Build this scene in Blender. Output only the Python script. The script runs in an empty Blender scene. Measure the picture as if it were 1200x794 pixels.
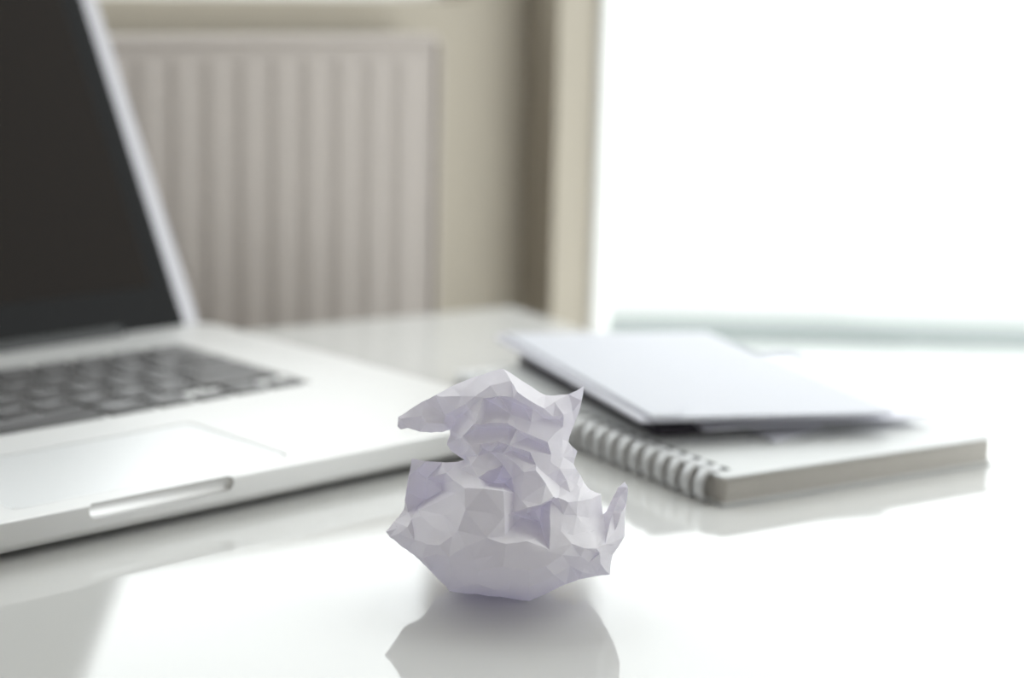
import bpy, bmesh, math, random
from mathutils import Vector, Matrix, noise
from mathutils.geometry import delaunay_2d_cdt

# ------------------------------------------------------------------ camera
scene = bpy.context.scene
COL = scene.collection
CAM = Vector((-0.3977, -0.5781, 0.2116))
YAW, PITCH, ROLL, FPX = 0.7668, 0.1999, 0.0251, 2326.7
_f = Vector((math.sin(YAW)*math.cos(PITCH), math.cos(YAW)*math.cos(PITCH), -math.sin(PITCH)))
_r0 = Vector((math.cos(YAW), -math.sin(YAW), 0)); _u0 = _r0.cross(_f)
_r = _r0*math.cos(ROLL) + _u0*math.sin(ROLL)
_u = _u0*math.cos(ROLL) - _r0*math.sin(ROLL)
cam_d = bpy.data.cameras.new('camera'); cam = bpy.data.objects.new('camera', cam_d); COL.objects.link(cam)
cam.matrix_world = Matrix(((_r.x, _u.x, -_f.x, CAM.x), (_r.y, _u.y, -_f.y, CAM.y), (_r.z, _u.z, -_f.z, CAM.z), (0, 0, 0, 1)))
cam_d.sensor_width = 36; cam_d.sensor_fit = 'HORIZONTAL'; cam_d.lens = FPX*36/1200
cam_d.clip_start = 0.01; cam_d.clip_end = 200
cam_d.dof.use_dof = True; cam_d.dof.focus_distance = 0.632; cam_d.dof.aperture_fstop = 5.4
scene.camera = cam

# ------------------------------------------------------------------ sky, exposure
SKY = 3.3
world = bpy.data.worlds.new('overcast_sky'); scene.world = world; world.use_nodes = True
_bg = world.node_tree.nodes['Background']
_bg.inputs[0].default_value = (0.97, 0.985, 1.0, 1); _bg.inputs[1].default_value = SKY
scene.view_settings.view_transform = 'Standard'; scene.view_settings.look = 'None'
scene.view_settings.gamma = 1; scene.view_settings.use_curve_mapping = False
scene.view_settings.exposure = 0.0

# ------------------------------------------------------------------ frames of reference
TH = math.radians(-11.5)                         # the table and the room stand turned against the laptop
EX = Vector((math.cos(TH), math.sin(TH), 0)); EY = Vector((-math.sin(TH), math.cos(TH), 0))
TC = Vector((0.395, 0.245, 0))                   # back right corner of the table top
RM = Matrix(((EX.x, EY.x, 0, TC.x), (EX.y, EY.y, 0, TC.y), (0, 0, 1, 0), (0, 0, 0, 1)))
ZF, ZC = -0.74, 1.75                             # floor, ceiling

def ray(u, v):
    return _r*((u-600)/FPX) - _u*((v-397)/FPX) + _f
def at(u, v, z):                                 # point of height z seen at photo pixel (u, v)
    d = ray(u, v); return CAM + d*((z-CAM.z)/d.z)
def at_depth(u, v, depth):
    return CAM + ray(u, v)*depth

# ------------------------------------------------------------------ helpers
def mat(name, color=(.8,.8,.8), rough=.5, metal=0., coat=0., ior=1.5, noise_amt=0., noise_scale=40., bump=0., bump_scale=200., spec=.5):
    m = bpy.data.materials.new(name); m.use_nodes = True
    nt = m.node_tree; b = nt.nodes['Principled BSDF']
    b.inputs['Base Color'].default_value = (*color, 1); b.inputs['Roughness'].default_value = rough
    b.inputs['Metallic'].default_value = metal; b.inputs['Coat Weight'].default_value = coat
    b.inputs['IOR'].default_value = ior; b.inputs['Coat Roughness'].default_value = .03
    b.inputs['Specular IOR Level'].default_value = spec
    tc = nt.nodes.new('ShaderNodeTexCoord')
    if noise_amt:
        n = nt.nodes.new('ShaderNodeTexNoise'); n.inputs['Scale'].default_value = noise_scale; n.inputs['Detail'].default_value = 4
        nt.links.new(tc.outputs['Object'], n.inputs['Vector'])
        rp = nt.nodes.new('ShaderNodeMapRange')
        rp.inputs['To Min'].default_value = 1-noise_amt; rp.inputs['To Max'].default_value = 1+noise_amt
        nt.links.new(n.outputs['Fac'], rp.inputs['Value'])
        mx = nt.nodes.new('ShaderNodeVectorMath'); mx.operation = 'SCALE'
        mx.inputs[0].default_value = color; nt.links.new(rp.outputs['Result'], mx.inputs['Scale'])
        nt.links.new(mx.outputs[0], b.inputs['Base Color'])
    if bump:
        n = nt.nodes.new('ShaderNodeTexNoise'); n.inputs['Scale'].default_value = bump_scale; n.inputs['Detail'].default_value = 3
        nt.links.new(tc.outputs['Object'], n.inputs['Vector'])
        bp = nt.nodes.new('ShaderNodeBump'); bp.inputs['Strength'].default_value = bump; bp.inputs['Distance'].default_value = .001
        nt.links.new(n.outputs['Fac'], bp.inputs['Height']); nt.links.new(bp.outputs[0], b.inputs['Normal'])
    return m

def paper_mat(name, color, through, fac, rough=.6, bump=.1):
    m = mat(name, color, rough, noise_amt=.015, noise_scale=60, bump=bump, bump_scale=900, spec=.3)
    nt = m.node_tree; b = nt.nodes['Principled BSDF']; out = nt.nodes['Material Output']
    t = nt.nodes.new('ShaderNodeBsdfTranslucent'); t.inputs['Color'].default_value = (*through, 1)
    mx = nt.nodes.new('ShaderNodeMixShader'); mx.inputs[0].default_value = fac
    nt.links.new(b.outputs[0], mx.inputs[1]); nt.links.new(t.outputs[0], mx.inputs[2]); nt.links.new(mx.outputs[0], out.inputs['Surface'])
    return m

def glass_mat():
    m = bpy.data.materials.new('window_glass'); m.use_nodes = True; nt = m.node_tree; nt.nodes.clear()
    out = nt.nodes.new('ShaderNodeOutputMaterial'); mx = nt.nodes.new('ShaderNodeMixShader')
    tr = nt.nodes.new('ShaderNodeBsdfTransparent'); tr.inputs[0].default_value = (.97, .985, .98, 1)
    gl = nt.nodes.new('ShaderNodeBsdfGlossy'); gl.inputs['Roughness'].default_value = .0
    lw = nt.nodes.new('ShaderNodeLayerWeight'); pw = nt.nodes.new('ShaderNodeMath'); pw.operation = 'POWER'; pw.inputs[1].default_value = 5
    fr = nt.nodes.new('ShaderNodeMath'); fr.operation = 'MULTIPLY_ADD'; fr.inputs[1].default_value = .5; fr.inputs[2].default_value = .03
    nt.links.new(lw.outputs['Facing'], pw.inputs[0]); nt.links.new(pw.outputs[0], fr.inputs[0]); nt.links.new(fr.outputs[0], mx.inputs[0]); nt.links.new(tr.outputs[0], mx.inputs[1]); nt.links.new(gl.outputs[0], mx.inputs[2])
    nt.links.new(mx.outputs[0], out.inputs['Surface'])
    return m

M = dict(
    table=mat('white_lacquer', (.60, .595, .58), .05, ior=1.5, noise_amt=.01, noise_scale=6),
    table_leg=mat('white_paint', (.78, .78, .77), .4, noise_amt=.01),
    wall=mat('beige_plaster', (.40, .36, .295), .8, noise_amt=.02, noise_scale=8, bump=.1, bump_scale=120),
    ceiling=mat('white_plaster', (.80, .77, .71), .85, noise_amt=.015, noise_scale=5),
    floor=mat('pale_floor', (.50, .44, .37), .5, noise_amt=.08, noise_scale=5),
    frame=mat('window_paint', (.80, .80, .78), .35, noise_amt=.01),
    sill=mat('sill_paint', (.84, .84, .83), .3, noise_amt=.01),
    glass=glass_mat(),
    radiator=mat('radiator_enamel', (.35, .31, .28), .5, noise_amt=.01),
    terrace=mat('pale_terrace', (.80, .80, .79), .8, noise_amt=.03, noise_scale=2),
    kerb=mat('grey_concrete', (.22, .245, .24), .9, noise_amt=.06, noise_scale=8),
    alu=mat('satin_aluminium', (.69, .685, .675), .42, metal=.55, noise_amt=.01, noise_scale=400),
    lid=mat('lid_aluminium', (.42, .41, .43), .5, metal=.5, noise_amt=.01, noise_scale=400),
    alu_pad=mat('trackpad_glass', (.76, .765, .765), .36, metal=.5, noise_amt=.01, noise_scale=300),
    key=mat('black_key_plastic', (.030, .026, .026), .40, noise_amt=.05, spec=1.0, ior=1.6),
    black=mat('black_plastic', (.012, .012, .012), .4, noise_amt=.05),
    bezel=mat('black_glass', (.003, .003, .003), .1, spec=.1, noise_amt=.02),
    screen=mat('switched_off_panel', (.011, .0075, .005), .2, spec=.07, noise_amt=.03, noise_scale=30),
    rubber=mat('dark_rubber', (.03, .03, .03), .8, noise_amt=.05),
    cover=mat('white_card', (.62, .625, .62), .55, noise_amt=.01),
    pages=mat('page_edges', (.46, .435, .40), .8, noise_amt=.05, noise_scale=300),
    loop=mat('pale_grey_binding', (.58, .58, .585), .42, metal=.35, noise_amt=.02),
    slot=mat('dark_slot', (.02, .02, .02), .8, noise_amt=.05),
    case=mat('dark_purple_leather', (.022, .016, .026), .5, noise_amt=.1, noise_scale=120, bump=.2, bump_scale=500),
    envelope=paper_mat('envelope_paper', (.60, .605, .645), (.66, .66, .76), .10),
    letter=paper_mat('letter_paper', (.78, .775, .83), (.72, .70, .85), .15),
    crumple=paper_mat('crumpled_paper', (.87, .845, .825), (.86, .84, 1.0), .33, rough=.55, bump=.08),
)

def link(name, me, m=None, parent=None, mw=None):
    o = bpy.data.objects.new(name, me); COL.objects.link(o)
    if me is not None and m is not None: me.materials.append(m)
    if parent: o.parent = parent
    if mw is not None: o.matrix_basis = mw
    return o
def tag(o, label, cat, group=None):
    o['label'] = label; o['category'] = cat
    if group: o['group'] = group
    return o
def struct(o, label=None):
    o['kind'] = 'structure'
    if label: o['label'] = label
    return o
def empty(name, mw=None, parent=None):
    o = bpy.data.objects.new(name, None); COL.objects.link(o); o.empty_display_size = .02
    if parent: o.parent = parent
    if mw is not None: o.matrix_basis = mw
    return o
def bm_mesh(bm, name='mesh', smooth=False):
    bmesh.ops.recalc_face_normals(bm, faces=bm.faces)
    me = bpy.data.meshes.new(name); bm.to_mesh(me); bm.free()
    if smooth:
        big = .07*sum(p.area for p in me.polygons)
        for p in me.polygons: p.use_smooth = True
        me.set_sharp_from_angle(angle=math.radians(38))
        for p in me.polygons:
            if p.area > big: p.use_smooth = False               # large flat faces stay flat
    return me
def add_box(bm, x0, x1, y0, y1, z0, z1, bevel=0., seg=1):
    g = bmesh.ops.create_cube(bm, size=1)
    vs = g['verts']
    for v in vs:
        v.co = Vector(((x0+x1)/2+v.co.x*(x1-x0), (y0+y1)/2+v.co.y*(y1-y0), (z0+z1)/2+v.co.z*(z1-z0)))
    if bevel:
        es = list({e for v in vs for e in v.link_edges})
        bmesh.ops.bevel(bm, geom=es, offset=bevel, segments=seg, affect='EDGES', profile=.5)
def box_mesh(*a, bevel=0., seg=1, name='box'):
    bm = bmesh.new(); add_box(bm, *a, bevel=bevel, seg=seg); return bm_mesh(bm, name, seg > 1)
def rounded_loop(x0, x1, y0, y1, r, n=8, inset=0.):
    x0 += inset; x1 -= inset; y0 += inset; y1 -= inset; r = max(r-inset, .0002); pts = []
    for cx, cy, a0 in ((x1-r, y1-r, 0), (x0+r, y1-r, 90), (x0+r, y0+r, 180), (x1-r, y0+r, 270)):
        for k in range(n+1):
            a = math.radians(a0+90*k/n); pts.append((cx+r*math.cos(a), cy+r*math.sin(a)))
    return pts
def loft(loops, cap=True):                       # loops: list of lists of 3D points with equal count
    bm = bmesh.new(); rings = [[bm.verts.new(p) for p in L] for L in loops]
    for a, b in zip(rings, rings[1:]):
        for i in range(len(a)):
            j = (i+1) % len(a); bm.faces.new((a[i], a[j], b[j], b[i]))
    if cap: bm.faces.new(rings[0][::-1]); bm.faces.new(rings[-1])
    return bm
def slab_mesh(x0, x1, y0, y1, r, prof, n=8, name='slab'):   # prof: (z, inset)
    return bm_mesh(loft([[(x, y, z) for x, y in rounded_loop(x0, x1, y0, y1, r, n, ins)] for z, ins in prof]), name, True)
def boolean_cut(me, cutters, name):
    o = bpy.data.objects.new('temporary', me); COL.objects.link(o); cs = []
    for c in cutters:
        co = bpy.data.objects.new('temporary_cutter', c); COL.objects.link(co); cs.append(co)
        md = o.modifiers.new('cut', 'BOOLEAN'); md.operation = 'DIFFERENCE'; md.solver = 'EXACT'; md.object = co
    dg = bpy.context.evaluated_depsgraph_get(); dg.update()
    res = bpy.data.meshes.new_from_object(o.evaluated_get(dg)); res.name = name
    for c in cs + [o]: bpy.data.objects.remove(c)
    big = .01*sum(p.area for p in res.polygons)
    for p in res.polygons: p.use_smooth = True
    res.set_sharp_from_angle(angle=math.radians(35))
    for p in res.polygons:
        if p.area > big: p.use_smooth = False
    return res

# ================================================================== THE ROOM (room frame: x right wall-wards, y back, origin at table corner)
GX, GY = 0.09, 0.13                              # right wall and back wall inner faces
XL, YR = -2.3, -2.9                              # far left wall, rear wall
WT = 0.030                                       # depth of the window reveal
def room(name, *box, m='wall', kind=True, parent=None, bevel=0.):
    o = link(name, box_mesh(*box, bevel=bevel), M[m], parent, None if parent else RM)
    if kind and not parent: struct(o)
    return o
room('floor', XL-.2, GX+.2, YR-.2, GY+.2, ZF-.1, ZF, m='floor')
room('ceiling', XL-.2, GX+.2, YR-.2, GY+.2, ZC, ZC+.1, m='ceiling')
room('wall_left', XL-.1, XL, YR, GY, ZF, ZC, m='ceiling')

def wall_with_opening(name, along, a0, a1, face, thick, o0, o1, z0, z1, m='wall'):
    """wall running along x or y with one rectangular opening, one mesh"""
    bm = bmesh.new()
    def seg(s0, s1, zz0, zz1):
        if along == 'y': add_box(bm, face, face+thick, s0, s1, zz0, zz1)
        else: add_box(bm, s0, s1, face, face+thick, zz0, zz1)
    seg(a0, o0, ZF, ZC); seg(o1, a1, ZF, ZC); seg(o0, o1, ZF, z0); seg(o0, o1, z1, ZC)
    return struct(link(name, bm_mesh(bm), M[m], None, RM))
W1 = dict(o0=-0.75, o1=0.095, z0=-0.10, z1=0.92)  # right window: starts close to the corner
W2 = dict(o0=-1.05, o1=0.045, z0=0.171, z1=1.15)  # window over the radiator
W_FILL = dict(o0=-1.6, o1=-0.8, z0=.15, z1=1.3)   # unseen rear window, added to give soft fill light from behind the viewer
wall_with_opening('wall_right', 'y', YR, GY+WT, GX, WT, **W1)
wall_with_opening('wall_back', 'x', XL, GX, GY, WT, **W2)
wall_with_opening('wall_rear', 'x', XL, GX, YR-WT, WT, m='ceiling', **W_FILL)

def window(name, along, w, face, label, cells):
    e = struct(empty(name, RM), label)
    fd = .014
    def b(nm, s0, s1, z0, z1, m, d0, d1, bv=.002):
        args = (d0, d1, s0, s1, z0, z1) if along == 'y' else (s0, s1, d0, d1, z0, z1)
        return link(nm, box_mesh(*args, bevel=bv), M[m], e)
    d0, d1 = face+WT, face+WT+fd
    # the outer frame sits behind the reveal
    b('frame_side', w['o0']-.03, w['o0']+.004, w['z0'], w['z1'], 'frame', d0, d1)
    b('frame_side', w['o1']-.004, w['o1']+.03, w['z0'], w['z1'], 'frame', d0, d1)
    b('frame_head', w['o0'], w['o1'], w['z1']-.03, w['z1']+.03, 'frame', d0, d1)
    b('frame_rail', w['o0'], w['o1'], w['z0']-.05, w['z0']+.004, 'frame', d0, d1)
    n = cells
    for i in range(n):
        s0 = w['o0']+(w['o1']-w['o0'])*i/n; s1 = w['o0']+(w['o1']-w['o0'])*(i+1)/n
        b('pane', s0, s1, w['z0'], w['z1']-.028, 'glass', d0+.005, d0+.008, 0)
        if i: b('mullion', s0-.02, s0+.02, w['z0'], w['z1'], 'frame', d0, d1)
    return e
window('window_1', 'y', W1, GX, 'wide bright window on the right beside the table', 1)
window('window_2', 'x', W2, GY, 'window above the radiator', 1)
window('added_fill_window', 'x', W_FILL, YR-2*WT-.02, 'unseen window added in the rear wall for soft fill light', 2)
# inner sill board of the right window, just below the level of the table top
struct(link('trim_1', box_mesh(GX-.075, GX+WT, W1['o0']-.02, W1['o1'], -.125, -.098, bevel=.003), M['sill'], None, RM), 'white sill board under the right window')

# outside: a pale terrace ending in a low grey kerb and a white parapet, square to the view
VF = Vector((math.sin(YAW), math.cos(YAW), 0)); VR = Vector((VF.y, -VF.x, 0))
VM = Matrix(((VR.x, VF.x, 0, CAM.x), (VR.y, VF.y, 0, CAM.y), (0, 0, 1, 0), (0, 0, 0, 1)))
struct(link('trim_2', box_mesh(-9, 12, 1.5, 5.3, -.80, -.76), M['terrace'], None, VM), 'pale terrace outside the window')
struct(link('trim_3', box_mesh(-9, 12, 4.72, 4.9, -.76, -.70, bevel=.01), M['kerb'], None, VM), 'low grey kerb at the end of the terrace')
struct(link('wall_terrace', box_mesh(-9, 12, 4.9, 5.05, -.76, .15), M['terrace'], None, VM), 'white parapet behind the grey kerb')

# light portals in the two openings (guide the daylight, give none themselves)
def portal(name, w, along, face):
    L = bpy.data.lights.new(name, 'AREA'); L.shape = 'RECTANGLE'; L.cycles.is_portal = True
    L.size = w['o1']-w['o0']; L.size_y = w['z1']-w['z0']
    o = bpy.data.objects.new(name, L); COL.objects.link(o)
    c = (w['o0']+w['o1'])/2; z = (w['z0']+w['z1'])/2
    pos = Vector((face+WT+.04, c, z)) if along == 'y' else Vector((c, face+WT+.04, z))
    inward = EX*-1 if along == 'y' else EY*-1
    o.matrix_world = Matrix.Translation(RM @ pos) @ inward.to_track_quat('-Z', 'Z').to_matrix().to_4x4()
portal('daylight_portal_right', W1, 'y', GX); portal('daylight_portal_back', W2, 'x', GY)

# ------------------------------------------------------------------ radiator under the back window
rad = tag(empty('radiator', RM @ Matrix.Translation((0, 0, 0))), 'beige ribbed panel radiator on the back wall behind the laptop', 'radiator')
RX1, RTOP, RBOT = 0.0, .152, -.60
RP = .0208; NR = 56; RX0 = RX1 - .012 - RP*NR - .012
link('panel', box_mesh(RX0, RX1, .092, .116, RBOT, RTOP-.004, bevel=.003), M['radiator'], rad)
link('top_cover', box_mesh(RX0-.001, RX1+.001, .091, .119, RTOP-.006, RTOP, bevel=.002, seg=3), M['radiator'], rad)
link('end_cover', box_mesh(RX1-.001, RX1+.003, .091, .117, RBOT, RTOP-.005, bevel=.0012), M['radiator'], rad)
link('wall_bracket', box_mesh(RX0+.3, RX0+.34, .112, GY, RBOT+.1, RTOP-.1, bevel=.002), M['radiator'], rad)
link('wall_bracket', box_mesh(RX1-.34, RX1-.30, .112, GY, RBOT+.1, RTOP-.1, bevel=.002), M['radiator'], rad)
rib_loops = []
for z, s in ((RBOT+.02, .25), (RBOT+.035, 1), (RTOP-.018, 1), (RTOP-.010, .25)):
    L = []
    for k in range(7):
        a = math.pi*k/6; L.append((.0088*math.cos(a)*(.6+.4*s), .0925-.0014*s*math.sin(a), z))
    rib_loops.append(L)
rib_me = bm_mesh(loft(rib_loops), 'rib', True); rib_me.materials.append(M['radiator'])
for i in range(NR):
    link('rib', rib_me, None, rad, Matrix.Translation((RX1-.012-RP*(i+.5), 0, 0)))
for x in (RX0+.15, RX1-.15):
    link('foot', box_mesh(x-.02, x+.02, .092, .116, ZF, RBOT+.01, bevel=.003), M['radiator'], rad)

# ------------------------------------------------------------------ table
table = tag(empty('table', RM @ Matrix.Translation((0, 0, ZF))), 'glossy white lacquered table in the corner under the laptop and papers', 'table')
TL, TD = 1.45, .82
def tb(*a): return tuple(a[:4]) + (a[4]-ZF, a[5]-ZF)
link('tabletop', box_mesh(*tb(-TL, 0, -TD, 0, -.028, 0), bevel=.002, seg=3), M['table'], table)
for x in (-TL+.03, -.08):
    for y in (-TD+.03, -.08):
        link('leg', box_mesh(*tb(x, x+.05, y, y+.05, ZF, -.028), bevel=.003), M['table_leg'], table)
link('apron', box_mesh(*tb(-TL+.08, -.08, -.06, -.04, -.09, -.028), bevel=.001), M['table_leg'], table)
link('apron', box_mesh(*tb(-TL+.08, -.08, -TD+.04, -TD+.06, -.09, -.028), bevel=.001), M['table_leg'], table)

# ================================================================== LAPTOP (world frame, front edge on y = 0)
H = .0146; LX0, LX1, LD = -.1945, .1825, .249
lap = tag(empty('laptop', Matrix.Translation((0, 0, 0))), 'open silver laptop with black keyboard and dark screen at the left', 'laptop')
body = slab_mesh(LX0, LX1, 0, LD, .012, [(.0018, .012), (.0022, .006), (.0034, .002), (.0050, .0004), (.0065, 0), (H-.0007, 0), (H-.0002, .0002), (H, .0007)], 8, 'base')
SC0, SC1 = -.0425, .0190
_sb = bmesh.new(); bmesh.ops.create_uvsphere(_sb, u_segments=24, v_segments=16, radius=.0032)
bmesh.ops.rotate(_sb, verts=_sb.verts, matrix=Matrix.Rotation(math.pi/2, 3, 'Y'))
for v in _sb.verts:                              # stretched to a capsule along the front edge
    v.co.x += (SC1-.0032) if v.co.x > 1e-6 else ((SC0+.0032) if v.co.x < -1e-6 else (SC0+SC1)/2)
    v.co.y -= .0006; v.co.z += H-.0021
scoop = bm_mesh(_sb, 'scoop')
KX0, KX1, KY0, KY1 = -.1490, .1385, .1050, .2120
well = slab_mesh(KX0, KX1, KY0, KY1, .003, [(H-.0012, 0), (H+.002, 0)], 4, 'well')
PX0, PX1, PY0, PY1 = -.0645, .0525, .0123, .0770
pad_cut = slab_mesh(PX0-.0009, PX1+.0009, PY0-.0009, PY1+.0009, .003, [(H-.0010, 0), (H+.002, 0)], 4, 'pad_cut')
link('base', boolean_cut(body, [scoop, well, pad_cut], 'base'), M['alu'], lap)
link('trackpad', slab_mesh(PX0, PX1, PY0, PY1, .003, [(H-.0010, 0), (H-.0003, 0), (H-.0001, .0002)], 4, 'trackpad'), M['alu_pad'], lap)
for x in (LX0+.03, LX1-.03):
    for y in (.03, LD-.03):
        link('rubber_foot', slab_mesh(x-.008, x+.008, y-.008, y+.008, .0079, [(0, .001), (.0005, 0), (.0024, 0)], 6, 'foot'), M['rubber'], lap)
kb = link('keyboard', slab_mesh(KX0+.0005, KX1-.0005, KY0+.0005, KY1-.0005, .003, [(H-.0012, 0), (H-.0008, 0)], 4, 'keyboard'), M['alu'], lap)
U = (KX1-KX0-.004)/14.5; G = .0030; key_cache = {}
def key(x, y, w, d):
    k = (round(w, 4), round(d, 4))
    if k not in key_cache:
        L = [[(a, b, z) for a, b in rounded_loop(-w/2, w/2, -d/2, d/2, .0016, 3, i)] for z, i in ((0, 0), (.0014, 0), (.0018, .0004))]
        dip = .0010*min(1, d/.0156)
        for f, t in ((.72, .5), (.36, .87), (.02, 1)): L.append([(a*f, b*f, .0018-dip*t) for a, b, _ in L[2]])   # dished top
        me = bm_mesh(loft(L), 'key', True); me.materials.append(M['key']); key_cache[k] = me
    link('key', key_cache[k], None, kb, Matrix.Translation((x, y, H-.0008)))
RH = .0186; y = KY0+.002
rows = [[1, 1, 1, 1.25, 5, 1.25, 1, 'arrows'], [2.25]+[1]*10+[2.25], [1.75]+[1]*11+[1.75], [1.5]+[1]*12+[1], [1]*13+[1.5]]
for row in rows:
    x = KX0+.002
    for w in row:
        if w == 'arrows':
            d = (RH-G)/2-.0003
            for i in range(3):
                key(x+(i+.5)*U, y+d/2, U-G, d)
            key(x+1.5*U, y+RH-G-d/2, U-G, d); continue
        key(x+w*U/2, y+(RH-G)/2, w*U-G, RH-G); x += w*U
    y += RH
n = 14; w = 14.5*U/n
for i in range(n): key(KX0+.002+(i+.5)*w, y+.0035, w-G, .0072)

# lid, leaning back 30 degrees
LT = math.radians(30); LHW0, LHW1, LH = LX0+.003, .1795, .245
lid_m = Matrix.Translation((0, .2495, H-.004)) @ Matrix.Rotation(-LT, 4, 'X')
# local: x across, z up the lid, y through it (front face at y = 0, facing -y)
def lid_slab(x0, x1, z0, z1, r, prof, n=8, name='lid'):
    return bm_mesh(loft([[(x, yy, z) for x, z in rounded_loop(x0, x1, z0, z1, r, n, ins)] for yy, ins in prof]), name, True)
lid = link('lid', lid_slab(LHW0, LHW1, -.002, LH, .003, [(0, .0015), (.0008, .0003), (.002, 0), (.005, .0005), (.0066, .003)]), M['lid'], lap, lid_m)
gl = link('bezel', lid_slab(LHW0+.0095, LHW1-.0095, .003, LH-.006, .002, [(-.0004, .0003), (-.0001, 0), (.0004, 0)]), M['bezel'], lid)
link('screen', lid_slab(LHW0+.022, LHW1-.022, .026, LH-.020, .0006, [(-.0006, 0), (-.0003, 0)], 2), M['screen'], lid)
hb = bmesh.new()
bmesh.ops.create_cone(hb, cap_ends=True, segments=20, radius1=.0048, radius2=.0048, depth=.268)
hinge = link('hinge', bm_mesh(hb, 'hinge', True), M['black'], lap, Matrix.Translation((-.006, .2465, H-.0002)) @ Matrix.Rotation(math.pi/2, 4, 'Y'))

# ================================================================== NOTEBOOK
NA = at(846, 595, 0); NB = at(1166, 551, 0); ND = at(680, 529, 0)
nx = (NB-NA); nw = nx.length*1.05; nx.normalize()
ny = Vector((-nx.y, nx.x, 0)); yy = (at(505, 447, .012)-NA); yy.z = 0; yy.normalize()
ny = (ny*.45 + yy*.55).normalized(); nx2 = Vector((ny.y, -ny.x, 0)); nx = (nx*.75+nx2*.25).normalized()
NL = .206; NH = .0120
NM = Matrix(((nx.x, ny.x, 0, NA.x), (nx.y, ny.y, 0, NA.y), (0, 0, 1, 0), (0, 0, 0, 1)))
nb = tag(empty('notebook', NM), 'spiral bound white notebook lying under the dark case and letters', 'notebook')
RC = .0026
def nb_slab(x0, x1, y0, y1, z0, z1, r=RC, b=.0002): return slab_mesh(x0, x1, y0, y1, r, [(z0, b), (z0+b, 0), (z1-b, 0), (z1, b)], 5)
link('back_cover', nb_slab(0, nw, 0, NL, .0004, .0013), M['cover'], nb)
PGN = 7
for i in range(PGN):                             # the block of pages in a few signatures that lie a little uneven
    random.seed(40+i); e = random.uniform(0, .0006); z0 = .0014+i*(NH-.0024)/PGN
    link('page_block', nb_slab(.0010+e, nw-.0012-e, .0008+e, NL-.001-e, z0, z0+(NH-.0024)/PGN-.00006, RC-.0005, .00008), M['pages'], nb)
front_cover = nb_slab(0, nw, 0, NL, NH-.0009, NH)
PITCH_L = .0088; NLOOP = int((NL-.016)/PITCH_L)+1; y00 = .0105
link('front_cover', front_cover, M['cover'], nb)
def loop_mesh():                                 # broad rounded band from the slot in the cover round the spine to the back cover
    pts = []
    cx, cz, rx, rz = .0022, NH/2+.0002, .0062, NH/2+.0006
    for k in range(19):
        a = math.radians(62 + (298-62)*k/18); pts.append((cx+rx*math.cos(a), cz+rz*math.sin(a)))
    bm = bmesh.new(); rings = []
    for i, (px, pz) in enumerate(pts):
        q0 = pts[max(i-1, 0)]; q1 = pts[min(i+1, 18)]; tx, tz = q1[0]-q0[0], q1[1]-q0[1]; l = math.hypot(tx, tz); nxx, nzz = tz/l, -tx/l
        ring = []
        for k in range(8):
            a = 2*math.pi*k/8; off = .0010*math.sin(a); ring.append(bm.verts.new((px+nxx*off, .0031*math.cos(a), max(pz+nzz*off, .0002))))
        rings.append(ring)
    for a, b in zip(rings, rings[1:]):
        for k in range(8): bm.faces.new((a[k], a[(k+1) % 8], b[(k+1) % 8], b[k]))
    bm.faces.new(rings[0]); bm.faces.new(rings[-1])
    me = bm_mesh(bm, 'binding_loop', True); me.materials.append(M['loop']); return me
lm = loop_mesh(); sm = box_mesh(.0035, .0098, -.0028, .0028, NH-.0006, NH+.00012, name='slot'); sm.materials.append(M['slot'])
for i in range(NLOOP):
    T = Matrix.Translation((0, y00+i*PITCH_L, 0))
    link('binding_loop', lm, None, nb, T); link('slot', sm, None, nb, T)

# ================================================================== DARK CASE AND LETTERS ON THE NOTEBOOK
def quad_frame(N, R, L):
    return N, R-N, L-N
def sheet(name, N, R, L, thick, m, label, cat, group=None, bow=.0, B=None, nu=10, nv=14, curl=0.):
    """thin folded sheet: near corner N, right corner R, far left corner L; slightly bowed, real thickness"""
    B = B or (R+L-N); bm = bmesh.new(); top = []; bot = []
    for j in range(nv+1):
        t = j/nv; rt, rb = [], []
        for i in range(nu+1):
            s = i/nu
            p = N*(1-s)*(1-t)+R*s*(1-t)+L*(1-s)*t+B*s*t
            z = p.z + bow*math.sin(math.pi*s)*math.sin(math.pi*t) + curl*max(0, s-.75)**2*16*max(0, .25-t)*4
            rt.append(bm.verts.new((p.x-N.x, p.y-N.y, z-N.z+thick/2))); rb.append(bm.verts.new((p.x-N.x, p.y-N.y, z-N.z-thick/2)))
        top.append(rt); bot.append(rb)
    for j in range(nv):
        for i in range(nu):
            bm.faces.new((top[j][i], top[j][i+1], top[j+1][i+1], top[j+1][i]))
            bm.faces.new((bot[j][i], bot[j+1][i], bot[j+1][i+1], bot[j][i+1]))
    for i in range(nu):
        bm.faces.new((top[0][i], bot[0][i], bot[0][i+1], top[0][i+1])); bm.faces.new((top[nv][i], top[nv][i+1], bot[nv][i+1], bot[nv][i]))
    for j in range(nv):
        bm.faces.new((top[j][0], top[j+1][0], bot[j+1][0], bot[j][0])); bm.faces.new((top[j][nu], bot[j][nu], bot[j+1][nu], top[j+1][nu]))
    o = link(name, bm_mesh(bm, name, True), m, None, Matrix.Translation(N))
    return tag(o, label, cat, group)

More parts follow.
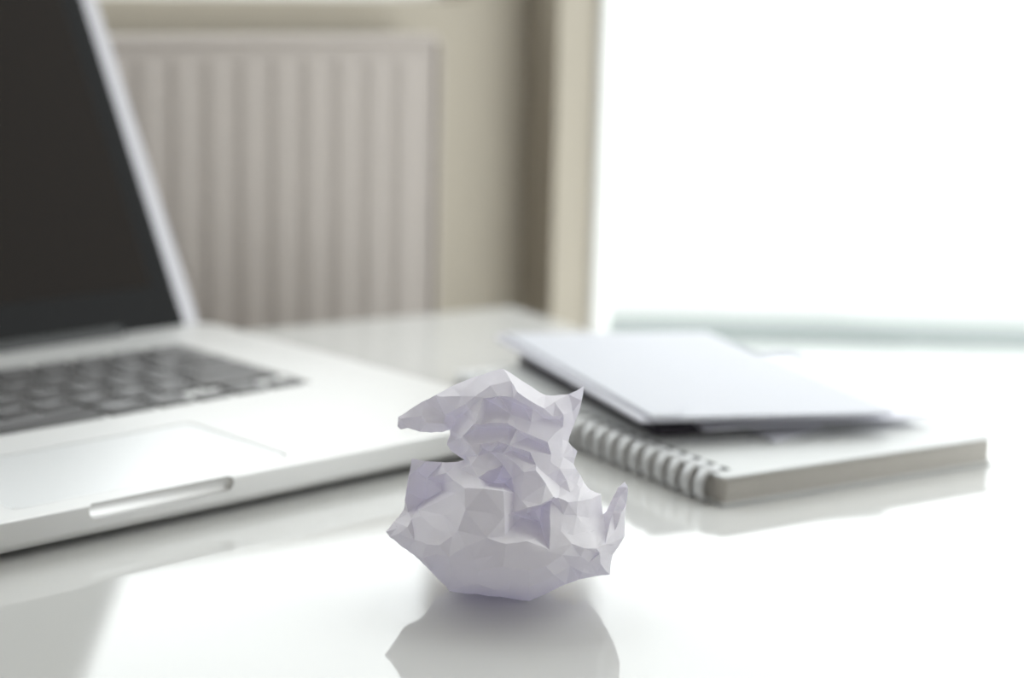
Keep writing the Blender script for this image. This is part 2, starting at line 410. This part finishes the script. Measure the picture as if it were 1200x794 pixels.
cN = at(768, 513, NH+.0003); cdir = (at(600, 423, NH)-at(768, 513, NH)); cdir.z = 0; cdir.normalize(); cr = Vector((cdir.y, -cdir.x, 0))
CM = Matrix(((cr.x, cdir.x, 0, cN.x), (cr.y, cdir.y, 0, cN.y), (0, 0, 1, NH+.0003), (0, 0, 0, 1)))
case = tag(empty('card_case', CM), 'flat dark purple case on the notebook beneath the letters', 'case')
link('shell', slab_mesh(0, .034, 0, .150, .005, [(0, .0012), (.0008, 0), (.0036, 0), (.0044, .0012)], 6), M['case'], case)
link('clasp', box_mesh(.0330, .0352, .06, .09, .001, .0032, bevel=.0004), M['black'], case)

ZT = NH+.0052                                    # resting height of the pile on the case
letters = 'letters piled on the notebook'
sheet('folded_note', at(908, 518, NH+.0008), at(966, 500, NH+.0010), at(869, 498, NH+.0009), .0006, M['letter'],
      'small folded note, its white corner pointing out at the bottom of the pile', 'note', nu=4, nv=4)
sheet('letter', at(826, 503.5, .0162), at(1090, 487.5, .0168), at(690, 425, .0186), .0008, M['letter'],
      'lower letter in the pile, its long corner reaching furthest right', 'letter', letters, bow=.0004)
sheet('envelope', at(751, 493, .0222), at(1045, 485, .0200), at(580, 395, .0206), .0018, M['letter'],
      'thick envelope second from the top, its edge showing along the left', 'envelope', letters, bow=.0003)
tN, tR, tL = at(767, 489.5, .0243), at(1047, 483.5, .0219), at(590, 391, .0224)
top_env = sheet('envelope', tN, tR, tL, .0008, M['envelope'], 'topmost pale envelope of the pile with a bent corner', 'envelope', letters, bow=.0003)
fb = bmesh.new(); fe, fl = (tR-tN), (tL-tN); n_up = Vector((0, 0, 1))
P = [Vector((0, 0, .0006)), fe*.10+Vector((0, 0, .0006)), fe*.16+fl*.055+Vector((0, 0, .0016)), fe*.05+fl*.05+Vector((0, 0, .0008))]
vt = [fb.verts.new(p+n_up*.0003) for p in P]; vb = [fb.verts.new(p) for p in P]
fb.faces.new(vt); fb.faces.new(vb[::-1])
for i in range(4): fb.faces.new((vt[i], vb[i], vb[(i+1) % 4], vt[(i+1) % 4]))
link('flap', bm_mesh(fb, 'flap'), M['envelope'], top_env)

# ================================================================== CRUMPLED PAPER BALL
# traced fold points: (photo u, v, bulge offset in mm towards the viewer); the outline first, then the folds
OUT = [(466.5,488),(475,483),(484,477),(498,469),(510.6,463),(528,453),(545,446),(560,440),(575,435.5),(590,431.7),(604,441),(618,450),(630,458),(639.4,463),(652,463),(666,461),(676,457),(684.4,452.3),
 (683,461),(681.7,470),(678,483),(673,496),(669,508),(666,517),(671,523),(676.4,528),(674,536),(672,543),(675,549),(680,556),(684,564),(692,574),(699,577),(704.5,578.5),(705,590),(707,602),(711,598),(717,585),(724,571),(732,564),(736,570),(734,590),(732,608),(732,628),(725,640),(717.7,650),(716,662),(714,673),(700,674),(679,678),(664,684),(646,692),(634,698),(621,704),(613,703),(592,700),(568,697),(547,695),(526,692),(517,682),(507,671),(493,657),(476.4,643.6),(465,635),(456.5,629),(453,622.6),(462,611),(473,597),(475,586),(476.4,575),(479,558),(482,537),(500,540),(519,541.5),(537,541),(544,539),(536,533),(528,527),(524,520),(527,511),(527,503),(518,507),(505,507),(491,505),(478,501),(470,503),(466.5,500)]
INN = [ # hat: rim band, lavender fold, two broad pleats
 (519,464.5,4),(540,464,7),(556,464,9),(566,466,10),(584,464,11),(602,465,11),(613,472,10),(625,479,9),(638,485,8),(648,487,7),(660,486,6),(671,481,2),
 (599,446,6),(606,458,12),(622,470,12),(637.6,478,10),(650,471,6),(575,452,8),(545,455,5),
 (574,470,5),(600,471,5),(614,478,5),(637,490,5),(655,491,4),
 (470,490,1),(495,487,3),(521,486,3),(535,479,7),(546,473,9),(500,495,5),(520,496,5),
 (533.5,488.5,0),(531.7,497,0),(543,484,3),(551,478,9),
 (556.4,495.6,13),(563.5,497,12),(578,495,13),(595,495.6,13),(606,503,12),(618,508,12),(641,516.7,10),(659,514,4),
 (542,511.4,11),(549.4,521,13),(547,534,8),(570,482,8.8),(598,485,9.6),(622,494,8.8),(660,500,4),
 (563.5,519.4,13.5),(584.6,517.6,14),(597,521,13.5),(622,530,12),(646,532.6,9),
 (561,502,8),(577,500,8),(596,501,8),(617,513.5,7),(638,521.5,6),(566,525,10),(585,523.5,9.5),(600,528,9.5),(620,536,9),
 # neck and the folds that fan out under it
 (575,529,11),(560,534,14),(552,545,16),(572,551,16),(560,560,19),(541,549,12),(522.6,554.3,9),(532,563,16),
 (589,531,13),(601,540,13),(612,541,13),(628,545,13),(645,541,10),(660,535,5),(656,549,9),(640,556,12),(650,563,8),
 (590,545,12),(583,560,3),(576,566,4),(591,565,2),(600,560,13),(614,553,17),(628,551,19),(640,567,22),(649,582,23),(634,590,27),(618.5,595,28),(611,586,22),(603,577.5,17),
 # left pocket
 (486,549,-2),(500,560,-5),(517,566,-4),(480,577,-2),(497,586,-7),(518,575,-3),(488,594,-3),(535,577,19),(541,569,22),
 (513,588,13),(493,597,7),(493,604,12),(478,600,2),(482,608,9),(464,619,4),(467,626,8),
 (477.5,617,13),(475,629,11),(486,632,15),(499.5,637,22),(508,617,21),(515,639,27),(530,628,28),(537,621.6,29),(526,652.4,29),(512,649,23),(495,653.5,17),(520,603,19),
 # broad camera-facing panels
 (544,571,25),(566,572,27),(590,575,26),(546,597,29),(592,604,30),(540,612,29),(592,628,31),(570,630,34),(545,640,33),(580,650,35),(532.6,657,28),(556,655,33),
 (600,600,23),(602,614,21),(604,629,31),(617.5,601,20),(626,597,15),(635,593,14),(633,612,15),(636,625,20),(620,626,25),(611,606,17),
 (618,634,34),(644,643.6,32),(645,620,27),(644,600,23),(646,586,19),(655,583,20),(666,588.5,20),(676,587,17),(683.5,586,14),(694,584,9),
 (656,570,8),(668,576,11),(680,574,8),(664,562,6),(672,560,3),(676,567,5),(684,580,9),
 (660,603,21),(676,604,18),(691,607,11),(699,624,12),(689,622,17),(672,627,24),(657,622,26),(670,637,28),(699,642.5,22),(685,642,26),(703,613,6),(706,628,12),
 (710,620,7),(718,600,3),(727,580,1),(728,601,5),(720,622,8),(709,637,17),(703,648,20),(722,634,6),
 (699,649,19),(680,652,25),(659,650,31),(625,645,34),(593,637,36),
 (640,663.5,33),(620,668,34),(590,664,36),(560,668,31),(530,672,22),(600,682,26),(620,687.7,24),(560,684,22),(545,686,18),(650,674,26),(668,663,22),(690,658,19),(704,660,12),(682,670,14),(580,690,19),(596,692,16)]
CRE = [[(519,464.5),(540,464),(556,464),(566,466),(584,464),(602,465),(613,472),(625,479),(638,485),(648,487),(660,486),(671,481)],
 [(590,431.7),(599,446),(606,458),(622,470),(637.6,478),(650,471),(666,461)],
 [(470,490),(495,487),(521,486),(535,479),(546,473),(556,464)],
 [(556.4,495.6),(563.5,497),(578,495),(595,495.6),(606,503),(618,508),(641,516.7),(659,514)],[(566,466),(556.4,495.6),(542,511.4),(549.4,521),(547,534)],
 [(549.4,521),(563.5,519.4),(584.6,517.6),(597,521),(622,530),(646,532.6)],
 [(537,541),(522.6,554.3),(532,563),(541,569)],[(493,597),(513,588),(535,577),(541,569)],
 [(541,569),(544,571),(566,572),(590,575)],[(544,571),(546,597),(540,612),(537,621.6)],[(590,575),(592,604),(592,628)],
 [(600,560),(614,553),(628,551),(640,567),(649,582),(634,590),(618.5,595),(611,586),(603,577.5),(600,560)],
 [(602,614),(604,629),(618,634),(644,643.6),(670,637),(699,642.5)],[(646,586),(644,600),(645,620),(657,622),(672,627),(685,642),(699,642.5)],
 [(646,586),(655,583),(666,588.5),(676,587),(683.5,586),(694,584),(704.5,578.5)],
 [(593,637),(625,645),(659,650),(680,652),(699,649),(703,648)],[(703,648),(709,637),(718,600),(727,580)],[(709,637),(720,622),(728,601)],
 [(703,648),(690,658),(668,663),(640,663.5)],[(495,653.5),(512,649),(526,652.4),(532.6,657)],[(477.5,617),(486,632),(499.5,637),(512,649)],
 [(493,604),(508,617),(530,628)],[(508,617),(515,639),(530,628)],[(560,668),(590,664),(620,668),(640,663.5)]]
def crumpled_paper():
    D0 = (at(617, 704, 0)-CAM).dot(_f)-.0005
    idx = {}; pts = []; offs = []
    for (u, v) in OUT: idx[(u, v)] = len(pts); pts.append(Vector((u, v))); offs.append(0.)
    for (u, v, d) in INN:
        if (u, v) not in idx: idx[(u, v)] = len(pts); pts.append(Vector((u, v))); offs.append(d)
    nO = len(OUT); edges = [(i, (i+1) % nO) for i in range(nO)]
    for c in CRE:
        for a, b in zip(c, c[1:]):
            if a in idx and b in idx: edges.append((idx[a], idx[b]))
    def tri(points, edges):
        v, e, f, ov, oe, of = delaunay_2d_cdt(points, edges, [list(range(nO))], 1, .01)
        return v, f, ov
    rnd = random.Random(11)
    front_v, front_f, front_o = tri(pts, edges)
    def d_of(orig, p, table):
        if orig: return table[orig[0]]
        k = min(range(len(pts)), key=lambda i: (pts[i]-p).length); return table[k]
    bm = bmesh.new(); grid = {}
    def place(u, v, d):                          # d mm towards the viewer
        q = at_depth(u, v, D0-d/1000)
        if q.z < .0003: q.z = .0003
        return q
    fv = []
    onout = []
    for p, o in zip(front_v, front_o):
        out = any(i < nO for i in o); onout.append(out)
        fv.append(bm.verts.new(place(p.x, p.y, d_of(o, p, offs))))
    for f in front_f:
        try: bm.faces.new([fv[i] for i in f])
        except ValueError: pass
    # the far side: its own random folds over the same outline
    bp = [Vector(p) for p in OUT]; bo = [0.]*nO
    def inside(x, y):
        c = False; j = nO-1
        for i in range(nO):
            xi, yi = OUT[i]; xj, yj = OUT[j]
            if (yi > y) != (yj > y) and x < (xj-xi)*(y-yi)/(yj-yi)+xi: c = not c
            j = i
        return c
    def edge_dist(x, y):
        best = 1e9
        for i in range(nO):
            a = Vector(OUT[i]); b = Vector(OUT[(i+1) % nO]); ab = b-a
            t = max(0, min(1, (Vector((x, y))-a).dot(ab)/max(ab.length_squared, 1e-9))); best = min(best, (a+ab*t-Vector((x, y))).length)
        return best
    tries = 0
    while len(bp) < nO+150 and tries < 20000:
        tries += 1; x = rnd.uniform(455, 736); y = rnd.uniform(434, 702)
        if not inside(x, y): continue
        e = edge_dist(x, y)
        if e < 7 or any((p-Vector((x, y))).length < 12 for p in bp): continue
        cap = 34 if y > 545 else 17
        bo.append(-cap*min(1, math.sqrt(e/ (70 if y > 545 else 38))) + rnd.uniform(-5, 5)); bp.append(Vector((x, y)))
    bv, bf, bor = tri(bp, [(i, (i+1) % nO) for i in range(nO)])
    key_of = {}
    for vtx, p, out in zip(fv, front_v, onout):
        if out: key_of[(round(p.x, 1), round(p.y, 1))] = vtx
    bvs = []
    for p, o in zip(bv, bor):
        k = (round(p.x, 1), round(p.y, 1))
        if any(i < nO for i in o) and k in key_of: bvs.append(key_of[k]); continue
        d = bo[o[0]] if o else -8
        bvs.append(bm.verts.new(place(p.x, p.y, d)))
    for f in bf:
        try: bm.faces.new([bvs[i] for i in f][::-1])
        except ValueError: pass
    bmesh.ops.triangulate(bm, faces=bm.faces)
    # finer creases: split the facets and push the new points a little
    for lvl, amp in ((0, .0003), (1, .00015)):
        old = set(bm.verts)
        bmesh.ops.subdivide_edges(bm, edges=list(bm.edges), cuts=1, use_grid_fill=True)
        for v in bm.verts:
            if v in old: continue
            n3 = noise.noise_vector(v.co*(260 if lvl == 0 else 520)+Vector((3.1*lvl, 7.7, 1.3)))
            v.co += n3*amp
            if v.co.z < .0003: v.co.z = .0003
    base = Vector((at(600, 680, 0).x, at(600, 680, 0).y, 0))
    for v in bm.verts: v.co -= base
    bmesh.ops.recalc_face_normals(bm, faces=bm.faces)
    me = bpy.data.meshes.new('crumpled_paper'); bm.to_mesh(me); bm.free()
    for p in me.polygons: p.use_smooth = True
    me.set_sharp_from_angle(angle=math.radians(12))
    o = link('crumpled_paper', me, M['crumple'], None, Matrix.Translation(base))
    tag(o, 'crumpled ball of white paper with a flared top, in the middle of the table', 'paper')
crumpled_paper()
